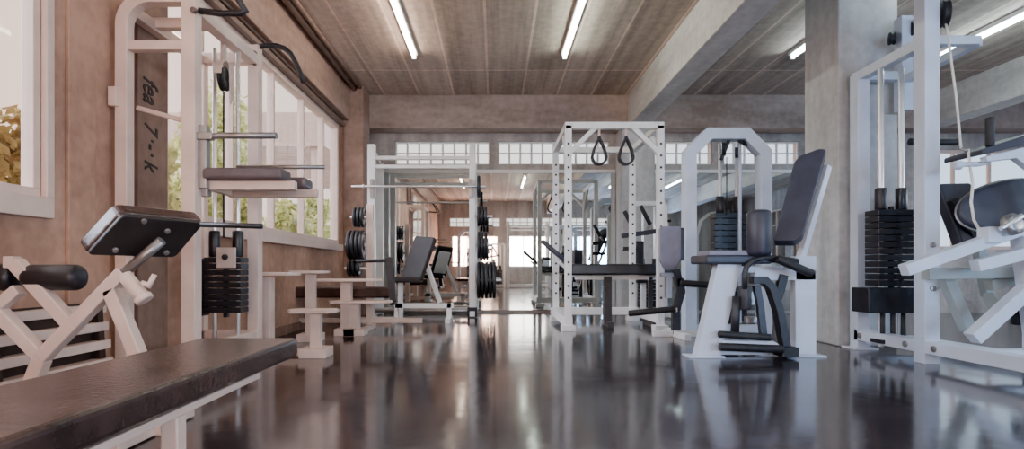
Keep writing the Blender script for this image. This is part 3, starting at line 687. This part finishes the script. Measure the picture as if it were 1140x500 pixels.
# ------------------------------------------------------------------ 11. octagonal-topped weight frame
yo = 5.65; so = F / yo
xo0, xo1 = at(767, 0, yo).x, at(850, 0, yo).x; zo = at(0, 150, yo).z; ch = .19
t = thing('weight_stack_frame', ((xo0 + xo1) / 2, yo, 0), 'white frame with chamfered top corners enclosing a black weight stack and guide rods', 'exercise machine')
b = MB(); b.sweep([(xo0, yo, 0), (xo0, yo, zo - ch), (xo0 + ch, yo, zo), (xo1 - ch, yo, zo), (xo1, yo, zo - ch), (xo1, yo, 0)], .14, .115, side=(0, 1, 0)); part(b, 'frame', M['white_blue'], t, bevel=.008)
xs_ = at(811, 0, yo + .12).x
weight_stack(t, (xs_, yo + .12), .12, 18, .062, .33, .13, rod_top=zo - .06, rodsep=.175, rodr=.02)
b = MB(); b.cyl((at(826, 0, yo).x, yo + .05, .1), (at(826, 0, yo).x, yo + .05, zo - .06), .018, 12); part(b, 'guide_rod', M['white_blue'], t, bevel=0)
pulley(t, at(806, 166, yo), .07, axis=(1, -.5, 0)); pulley(t, at(820, 170, yo), .055, axis=(1, -.5, 0)); pulley(t, at(829, 158, yo), .04, axis=(1, -.3, 0))
b = MB(); b.bar(at(803, 178, yo), at(812, 155, yo), .03); b.bar(at(822, 156, yo), at(832, 162, yo), .03); part(b, 'pulley_bracket', M['iron'], t)
b = MB(); b.tube([at(809, 175, yo), at(809, 240, yo)], .006, 8); part(b, 'cable', M['rubber'], t, bevel=0)
b = MB(); b.bar((xo0, yo, .05), (xo1, yo, .05), .08); b.bar((xs_ - .1, yo + .12, .06), (xs_ + .1, yo + .12, .06), .05); b.bar((xs_, yo + .12, .05), (xs_, yo, .05), .06); part(b, 'base_rail', M['white_blue'], t)
b = MB(); b.sweep([at(px, py, yo + .35) for px, py in ((776, 300), (776, 262), (780, 246), (790, 238), (800, 236))], .03, side=(0, 1, 0)); b.bar(at(776, 300, yo + .35), (at(776, 0, yo + .35).x, yo + .35, 0), .03); b.bar((at(776, 0, yo + .35).x, yo + .35, .02), (at(776, 0, yo + .35).x, yo, .02), .03); part(b, 'side_hoop', M['sage'], t)

# ------------------------------------------------------------------ 12. adductor / seated leg machine
yj = 4.1; sj = F / yj
t = thing('seated_leg_machine', (at(845, 0, yj).x, yj, 0), 'white seated leg machine with large reclined charcoal back pad and dark foot bars', 'exercise machine')
c = at(890, 220, yj + .1); n = Vector((-.42, -.72, .34)).normalized()
quad = [on_plane(px, py, c, n) for px, py in ((861, 266), (884, 178), (912, 166), (931, 166), (903, 262))]
quad = [on_plane(px, py, c, n) for px, py in ((861, 268), (884, 180), (890, 173), (912, 165), (920, 166), (893, 262), (885, 268))]
pad_prism('back_pad', M['navy'], t, quad, -n * .10, r=.02, bev=.016)
q = [(p - n * .10 + (c - p) * .25) for p in quad]
b = MB(); b.prism(q, -n * .015); part(b, 'pad_backing', M['board'], t)
b = MB(); b.bar(at(921, 185, yj + .22), at(890, 292, yj + .12), .05); part(b, 'back_support', M['white_blue'], t)
# left slanted plate leg and right post
b = MB(); b.prism([at(799, 294, yj), at(826, 294, yj), at(802, 398, yj), at(775, 398, yj)], (0, .09, 0)); part(b, 'front_leg', M['white_blue'], t)
b = MB(); b.span((at(765, 0, yj).x, yj - .03, 0), (at(806, 0, yj).x, yj + .12, .014)); part(b, 'floor_plate', M['white_blue'], t)
xp = at(894, 0, yj + .1).x
b = MB(); b.bar((xp, yj + .1, 0), (xp, yj + .1, at(0, 285, yj).z), .155, .08); part(b, 'rear_post', M['white_blue'], t)
b = MB(); b.span((at(876, 0, yj).x, yj + .0, 0), (at(921, 0, yj).x, yj + .2, .014)); part(b, 'floor_plate', M['white_blue'], t)
b = MB(); b.bar(at(838, 306, yj + .1), at(905, 306, yj + .1), .08); b.bar(at(805, 300, yj + .1), at(870, 300, yj + .1), .05); part(b, 'seat_rail', M['white_blue'], t)
b = MB(); p = at(783, 293, yj); q = at(856, 284, yj); b.span((p.x, yj - .06, at(0, 294, yj).z), (q.x, yj + .28, at(0, 284, yj).z)); part(b, 'seat', M['navy2'], t, bevel=.015, seg=3)
b = MB(); b.span((p.x + .03, yj - .04, at(0, 286, yj).z), (q.x - .12, yj + .2, at(0, 279, yj).z)); part(b, 'seat_top', M['grey'], t, bevel=.01, seg=3)
b = MB(); b.cyl(at(845, 285, yj - .05), at(845, 234, yj - .05), .085, 28, cap=.18); part(b, 'knee_roller', M['navy2'], t, bevel=0)
b = MB(); b.cyl(at(865, 288, yj - .12), at(904, 305, yj - .12), .030, 14); part(b, 'handle', M['rubber'], t, bevel=0)
b = MB(); b.cyl(at(858, 288, yj - .02), at(888, 292, yj - .02), .028, 14); part(b, 'handle', M['rubber'], t, bevel=0)
b = MB(); b.tube([at(px, py, yj - .08) for px, py in ((866, 288), (850, 287), (838, 290), (831, 297), (829, 306), (829, 322))], .02, 10, side=(0, 1, 0)); part(b, 'bent_arm', M['iron'], t, bevel=0)
b = MB(); b.cyl(at(829, 318, yj - .05), at(829, 345, yj - .05), .045, 16); b.tube([at(820, 330, yj - .05), at(818, 372, yj - .05)], .03, 12); part(b, 'pivot_arm', M['iron'], t, bevel=0)
b = MB(); b.sweep([at(px, py, yj + .02) for px, py in ((836, 312), (850, 312), (858, 320), (866, 345), (874, 388))], .085, .055, side=(0, 1, 0)); part(b, 'swing_arm', M['iron'], t)
b = MB(); b.sweep([at(px, py, yj - .02) for px, py in ((842, 318), (846, 340), (850, 378))], .04, .05, side=(0, 1, 0)); part(b, 'swing_arm', M['navy2'], t)
b = MB(); b.sweep([at(px, py, yj + .06) for px, py in ((872, 306), (868, 322), (862, 340))], .05, .06, side=(0, 1, 0)); part(b, 'swing_arm', M['iron'], t)
b = MB(); b.cyl(at(800, 372, yj - .08), at(858, 376, yj - .08), .026, 14); part(b, 'foot_roller', M['rubber'], t, bevel=0)
b = MB(); b.cyl(at(801, 386, yj - .08), at(872, 389, yj - .08), .030, 14); part(b, 'foot_roller', M['rubber'], t, bevel=0)
b = MB(); b.prism([at(804, 379, yj - .06), at(862, 380, yj - .06), at(868, 384, yj - .06), at(804, 384, yj - .06)], (0, .1, 0)); part(b, 'foot_plate', M['white_blue'], t)
b = MB(); b.box(at(875, 391, yj - .02), (.12, .14, .07)); part(b, 'foot_block', M['rubber'], t)
for (py, sz) in ((332, (.10, .04, .10)), (356, (.12, .04, .05))):
    b = MB(); b.box(at(838, py, yj + .1), sz); part(b, 'linkage', M['greymetal'], t)
b = MB(); b.bar((at(795, 0, yj).x, yj + .1, .04), (xp, yj + .1, .04), .06); part(b, 'base_rail', M['white_blue'], t)

# ------------------------------------------------------------------ 13. weight tower and lever machine (right)
xk = 3.0; yk1, yk0 = 4.58, 3.87
t = thing('leg_press_machine', (3.2, 4.0, 0), 'tall white weight tower joined to a lever machine with round dark pad, far right', 'exercise machine')
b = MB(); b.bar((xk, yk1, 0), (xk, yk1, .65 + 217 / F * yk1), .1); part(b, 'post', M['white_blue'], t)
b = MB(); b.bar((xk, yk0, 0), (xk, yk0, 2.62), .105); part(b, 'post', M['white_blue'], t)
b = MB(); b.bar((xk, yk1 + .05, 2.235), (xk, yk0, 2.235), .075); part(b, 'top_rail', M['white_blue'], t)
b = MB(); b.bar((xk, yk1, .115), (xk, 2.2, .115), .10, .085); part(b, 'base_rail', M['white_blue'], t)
for yy in (4.5, 4.0, 3.74):
    b = MB(); b.cyl((xk - .05, yy, .115), (xk - .062, yy, .115), .022, 14); part(b, 'bolt', M['greymetal'], t, bevel=0)
for z in (.82, .52):
    b = MB(); b.cyl((xk, yk0 - .05, z), (xk, yk0 - .065, z), .02, 14); part(b, 'bolt', M['greymetal'], t, bevel=0)
b = MB(); b.span((xk - .1, yk1 - .09, 0), (xk + .1, yk1 + .09, .014)); part(b, 'floor_plate', M['white_blue'], t)
x2 = 3.36
b = MB(); b.bar((x2, yk1, 1.95), (x2, yk1, 2.72), .095); part(b, 'short_post', M['white_blue'], t)
b = MB(); b.bar((xk, yk1, 2.235), (x2 + .1, yk1, 2.235), .07); b.bar((x2, yk1, 2.2), (x2, yk0, 2.235), .06); b.bar((x2, yk0, 2.235), (xk, yk0, 2.235), .06); part(b, 'top_rail', M['white_blue'], t)
b = MB(); b.bar((x2 + .16, yk1, 0), (x2 + .16, yk1, 2.235), .07); part(b, 'post', M['sage'], t)
b = MB(); b.bar((xk, yk1 - .1, .08), (x2 + .16, yk1 - .1, .08), .07); b.bar((x2 + .16, yk1, .05), (x2 + .16, 2.2, .05), .08); part(b, 'base_rail', M['white_blue'], t)
cs = at(992, 0, 4.3).x
st = weight_stack(t, (cs, 4.3), .52, 12, .049, .30, .16, rod_top=2.2, rodsep=.16, rodr=.021)
b = MB(); b.span((cs - .24, 4.2, .32), (cs + .2, 4.4, .51)); part(b, 'carriage_block', M['stack'], t)
for dx in (-.08, .0, .08):
    b = MB(); b.cyl((cs + dx, 4.28, .1), (cs + dx, 4.28, .33), .018, 12); part(b, 'spring', M['iron'], t, bevel=0)
b = MB(); b.box((cs, 4.28, .1), (.26, .14, .03)); part(b, 'stack_base', M['stack'], t)
pulley(t, at(1046, 16, yk0 - .02) + Vector((.03, 0, 0)), .09, axis=(1, -.4, 0), t=.04)
pulley(t, at(1012, 35, yk1) + Vector((.02, 0, 0)), .08, axis=(1, -.4, 0), t=.04); pulley(t, at(993, 43, yk1), .05, axis=(1, -.4, 0), t=.04)
b = MB(); b.tube([at(1051, 13, 3.85), at(1056, 45, 3.8), at(1064, 105, 3.7), at(1070, 165, 3.6)], .008, 8); part(b, 'rope', M['rope'], t, bevel=0)
b = MB(); b.tube([at(1045, 8, 3.87), at(1015, 24, yk1)], .006, 8); part(b, 'cable', M['rope'], t, bevel=0)
# lever machine
yL = 3.45
b = MB(); b.bar(at(1006, 301, yL), at(1165, 245, yL), .072); part(b, 'lever_arm', M['white_blue'], t)
b = MB(); b.bar(at(1030, 305, yL + .15), at(1165, 302, yL + .15), .075); part(b, 'cross_rail', M['sage'], t)
b = MB(); b.bar(at(1085, 296, yL - .05), at(1165, 276, yL - .05), .07); part(b, 'stub_arm', M['white_blue'], t)
b = MB(); b.bar(at(1100, 318, yL + .2), at(1165, 300, yL + .2), .07); part(b, 'rear_arm', M['sage'], t)
b = MB(); b.bar(at(1052, 308, yL + .3), at(1078, 368, yL + .3), .07); part(b, 'brace', M['sage'], t)
b = MB(); b.bar(at(1082, 377, yL), at(1165, 302, yL), .078); part(b, 'brace', M['white_blue'], t)
b = MB(); b.bar(at(1140, 262, yL), at(1155, 372, yL), .10); part(b, 'upright', M['white_blue'], t)
b = MB(); p = at(1155, 372, yL); b.bar((p.x, yL, 0), (p.x, yL, p.z), .1); b.bar((xk, yL, .115), (p.x, yL, .115), .08); part(b, 'base_rail', M['white_blue'], t)
b = MB(); b.box(at(1101, 262, yL - .02), (.075, .09, .10)); part(b, 'clamp', M['white_blue'], t)
p = at(1127, 250, yL - .1)
b = MB(); b.lathe([(0, -.03), (.03, -.03), (.065, -.02), (.065, .02), (.03, .03), (0, .03)], p, (.2, -1, .25), 24); part(b, 'pivot_hub', M['greymetal'], t, bevel=0)
b = MB(); b.cyl(at(1114, 255, yL - .12), at(1138, 240, yL - .12), .016, 12); part(b, 'pivot_pin', M['chrome'], t, bevel=0)
# big round pad
c = at(1128, 226, yL + .22); ax = Vector((-.25, -.9, .30)).normalized()
u = Vector((.9, -.2, .25)); u = (u - ax * u.dot(ax)).normalized(); v = ax.cross(u)
ell = [c + u * (.31 * math.cos(2 * PI * k / 40)) + v * (.175 * math.sin(2 * PI * k / 40)) for k in range(40)]
b = MB(); b.prism(ell, -ax * .09); part(b, 'round_pad', M['navy'], t, bevel=.03, seg=4, angle=50)
ce = c + ax * .002
b = MB(); b.sweep([c - ax * .045 + u * (.316 * math.cos(2 * PI * k / 40)) + v * (.181 * math.sin(2 * PI * k / 40)) for k in range(40)], side=ax, n=8, r=.008, closed=True); part(b, 'pad_rim', M['greymetal'], t, bevel=0)
b = MB(); b.bar(c - ax * .09, at(1130, 262, yL + .1), .06); part(b, 'pad_arm', M['white_blue'], t)
# black inclined pads
b = MB(); c2 = at(1068, 238, yL + .45); n2 = Vector((.1, -.9, .3)).normalized()
pad_prism('seat_back', M['navy2'], t, [on_plane(px, py, c2, n2) for px, py in ((1045, 204), (1082, 203), (1094, 268), (1073, 276))], -n2 * .08, r=.03, bev=.015)
b = MB(); b.bar(at(1060, 222, yL + .42), at(1090, 272, yL + .42), .05); part(b, 'seat_back_frame', M['iron'], t)
b = MB(); b.bar(at(1088, 268, yL + .5), at(1100, 330, yL + .5), .06); b.bar(at(1100, 330, yL + .5), at(1100, 330, yL + .2), .05); b.bar(at(1100, 330, yL + .2), at(1112, 352, yL), .05); part(b, 'seat_post', M['sage'], t)
pt = [at(px, py, yL) for px, py in ((1094, 166), (1165, 143), (1165, 156), (1094, 172))]
pad_prism('top_pad', M['navy2'], t, pt, (0, .3, 0), r=.012, bev=.012)
b = MB(); b.prism([at(px, py, yL + .02) for px, py in ((1098, 174), (1165, 158), (1165, 192), (1150, 190), (1132, 176), (1100, 180))], (0, .05, 0)); part(b, 'pad_tray', M['white_blue'], t)
b = MB(); b.bar(at(1155, 190, yL + .05), at(1150, 262, yL + .05), .06); part(b, 'upright', M['white_blue'], t)
b = MB(); b.cyl(at(1102, 163, yL + .05), at(1102, 131, yL + .05), .024, 14); part(b, 'grip', M['rubber'], t, bevel=0)
b = MB(); b.tube([at(px, py, yL + .1) for px, py in ((1062, 184), (1075, 183), (1088, 183), (1098, 181), (1102, 174))], .016, 10, side=(0, 1, 0)); part(b, 'curved_handle', M['white_blue'], t, bevel=0)
b = MB(); b.cyl(at(1062, 184, yL + .1), at(1070, 184, yL + .1), .028, 14); part(b, 'cable_guide', M['white_blue'], t, bevel=0)
b = MB(); b.tube([at(px, py, yL + .1) for px, py in ((1078, 166), (1080, 185), (1083, 205), (1081, 225), (1084, 245), (1094, 262))], .008, 8, side=(0, 1, 0)); part(b, 'cable', M['rope'], t, bevel=0)
b = MB(); b.tube([at(1070, 166, yL + .12), at(1078, 168, yL + .1)], .01, 8); part(b, 'rope_hook', M['greymetal'], t, bevel=0)
b = MB(); b.cyl(at(1136, 330, yL + .1), at(1136, 362, yL + .1), .05, 20); b.bar(at(1136, 345, yL + .1), at(1150, 345, yL), .03); part(b, 'roller', M['black'], t, bevel=0)
# dark roller behind the tower
b = MB(); b.cyl(at(1012, 158, 4.62), at(1066, 158, 4.62), .03, 12); b.bar(at(1040, 158, 4.62), (x2 + .16, yk1, at(0, 158, 4.62).z), .03); part(b, 'arm_roller', M['rubber'], t, bevel=0)

# ------------------------------------------------------------------ outside (left)
b = MB(); b.span((-30, -12, -.25), (XL - .07, 30, -.15)); struct(b.build('ground', M['pave'], bevel=0))
b = MB(); b.span((-14.2, -12, -.15), (-14, 30, 1.6)); struct(b.build('wall_outside', M['render_pink'], bevel=0))
def bush(loc, r, h, label, cat, mat, n=1500, leaf=.09, trunk=True, name='garden_shrub', grp=None):
    t = thing(name, loc, label, cat, grp)
    L = Vector(loc)
    b = MB(); b.tube([L, L + Vector((.03, .02, h * .5)), L + Vector((0, 0, h * .8))], .05 if h > 2 else .025, 8); part(b, 'trunk', M['bark'], t, bevel=0)
    rnd = random.Random(int(abs(loc[0]) * 100 + abs(loc[1]) * 10)); b = MB(); blobs = []
    for k in range(9):
        a = rnd.uniform(0, 2 * PI); q = rnd.uniform(.1, .75) * r
        blobs.append((L + Vector((q * math.cos(a), q * math.sin(a), h * rnd.uniform(.35, .9))), r * rnd.uniform(.35, .6)))
    for k in range(n):
        c, rr = rnd.choice(blobs)
        d = Vector((rnd.gauss(0, 1), rnd.gauss(0, 1), rnd.gauss(0, 1))).normalized() * rr * rnd.uniform(.55, 1.05)
        p = c + d; s = leaf * rnd.uniform(.6, 1.3)
        a = Vector((rnd.gauss(0, 1), rnd.gauss(0, 1), rnd.gauss(0, 1))).normalized(); e = a.orthogonal().normalized()
        b.poly([p - a * s, p + e * s * .45, p + a * s, p - e * s * .45], [(0, 1, 2, 3)])
    part(b, 'foliage', mat, t, bevel=0)
G1 = 'shrubs outside the left window'
bush((-3.63, 9.80, -.15), 0.53, 2.24, 'yellow-green shrub outside, seen through the farthest panes of the left window', 'shrub', M['leaf'], 2200, .07, grp=G1)
bush((-3.81, 11.90, -.15), 0.53, 2.38, 'farther yellow-green shrub outside, nearest the far end of the left window', 'shrub', M['leaf'], 2000, .08, grp=G1)
bush((-4.02, 8.40, -.15), 0.53, 2.20, 'leafy shrub outside the middle panes of the left window', 'shrub', M['leaf'], 2200, .07, grp=G1)
bush((-4.02, 7.00, -.15), 0.48, 2.11, 'leafy shrub outside, seen between the posts of the gym tower', 'shrub', M['leaf'], 2200, .07, grp=G1)
bush((-5.3, 10.1, -.15), 1.0, 3.95, 'tall pale leafy tree outside, seen behind the gym tower', 'tree', M['leaf'], 2600, .10, name='garden_tree')
bush((-3.68, 5.77, -.15), 0.44, 2.38, 'slim leafy tree outside, just beyond the dark lettered pier', 'tree', M['leaf'], 2200, .07, name='garden_tree')
bush((-3.94, 4.33, -.15), 0.54, 2.38, 'reddish leafed tree outside the nearest left window', 'tree', M['leaf2'], 2600, .06, name='garden_tree')
t = thing('outdoor_canopy', (-6, 16.5, -.15), 'pinkish flat-roofed canopy on posts outside the left window', 'canopy')
b = MB(); b.span((-8, 13.1, 3.55), (-4.0, 20, 4.35)); part(b, 'roof', M['render_pink'], t)
for x, y in ((-7.8, 13.3), (-4.25, 13.3), (-7.8, 19.7), (-4.25, 19.7)):
    b = MB(); b.bar((x, y, -.15), (x, y, 3.55), .22); part(b, 'post', M['render_pink'], t)

# machines along the wall behind the camera, seen in the mirror
first = {o.name: o for o in COL.objects if o.get('label')}
for src, loc, lab in (('power_rack', (1.15, -2.7, 0), 'white power rack behind the camera, seen in the far mirror left of the strap frame'),
                      ('power_rack', (3.3, -2.6, 0), 'second white power rack behind the camera, right of the first in the mirror'),
                      ('weight_stack_frame', (-.9, -3.0, 0), 'white weight stack frame behind the camera, leftmost machine by the front windows'),
                      ('weight_stack_frame', (2.2, -1.1, 0), 'white weight stack frame behind the camera on the right, seen in the mirror'),
                      ('chest_press_machine', (.0, -3.35, 0), 'white press machine with dark handles behind the camera, by the front windows'),
                      ('incline_bench', (1.5, -1.4, 0), 'dark incline bench behind the camera, seen in the mirror')):
    c = copy_tree(first[src]); c.location = loc; c['label'] = lab

# ------------------------------------------------------------------ light
wd = bpy.data.worlds.new('sky'); scene.world = wd; wd.use_nodes = True
nt = wd.node_tree; bg = nt.nodes['Background']
tc = nt.nodes.new('ShaderNodeTexCoord'); sx = nt.nodes.new('ShaderNodeSeparateXYZ'); nt.links.new(tc.outputs['Generated'], sx.inputs[0])
mr = nt.nodes.new('ShaderNodeMapRange'); mr.inputs['From Min'].default_value = -.7; mr.inputs['From Max'].default_value = .7
nt.links.new(sx.outputs['X'], mr.inputs['Value'])
r = ramp(nt, [(0, (1.0, .70, .58)), (.5, (.95, .93, .90)), (1, (.58, .77, 1.0))])
nt.links.new(mr.outputs[0], r.inputs['Fac']); nt.links.new(r.outputs['Color'], bg.inputs['Color'])
bg.inputs['Strength'].default_value = 2.0
def sun(name, direction, col, e, ang):
    l = bpy.data.lights.new(name, 'SUN'); l.energy = e; l.color = col; l.angle = math.radians(ang)
    o = bpy.data.objects.new(name, l); COL.objects.link(o); o.rotation_euler = Vector(direction).to_track_quat('-Z', 'Y').to_euler(); o.location = (0, 0, 8)
sun('left_daylight', (.85, .25, -.38), (.66, .80, 1.0), 8.0, 50)
sun('right_daylight', (-.9, .15, -.33), (.74, .80, .95), 7.0, 50)
def tinted_fill_lamp(x, z, w, h, col, e):  # added fill lamp outside a front window, tinted to grade the room
    l = bpy.data.lights.new('window_light', 'AREA'); l.shape = 'RECTANGLE'; l.size = w; l.size_y = h; l.color = col; l.energy = e
    o = bpy.data.objects.new('window_light', l); COL.objects.link(o); o.location = (x, YF - .26, z); o.rotation_euler = (PI / 2, 0, 0); o.rotation_euler.x = PI / 2; o.rotation_euler.z = 0
    o.rotation_euler = Vector((0, 1, 0)).to_track_quat('-Z', 'Z').to_euler()
for (x, w, col, e) in ((-.75, 1.7, (1.0, .60, .46), 220), (1.35, 1.7, (.98, .92, .90), 190), (3.45, 1.7, (.36, .60, 1.0), 230), (5.55, 1.7, (.36, .60, 1.0), 230)):
    tinted_fill_lamp(x, 1.32, w, 1.15, col, e)

# ------------------------------------------------------------------ camera
cd = bpy.data.cameras.new('camera'); cam = bpy.data.objects.new('camera', cd); COL.objects.link(cam)
cd.sensor_width = 36; cd.lens = 36 * F / 1140; cd.shift_x = (570 - CX) / 1140; cd.shift_y = (CY - 250) / 1140
cd.clip_start = .02; cd.clip_end = 200
cam.location = (0, 0, H); cam.rotation_euler = (PI / 2, 0, 0); scene.camera = cam
scene.cycles.use_denoising = True
scene.cycles.max_bounces = 10; scene.cycles.diffuse_bounces = 6; scene.cycles.transparent_max_bounces = 16
scene.cycles.sample_clamp_indirect = 8
scene.view_settings.view_transform = 'AgX'; scene.view_settings.look = 'AgX - Punchy'
scene.view_settings.exposure = 0.72; scene.view_settings.gamma = 1.0
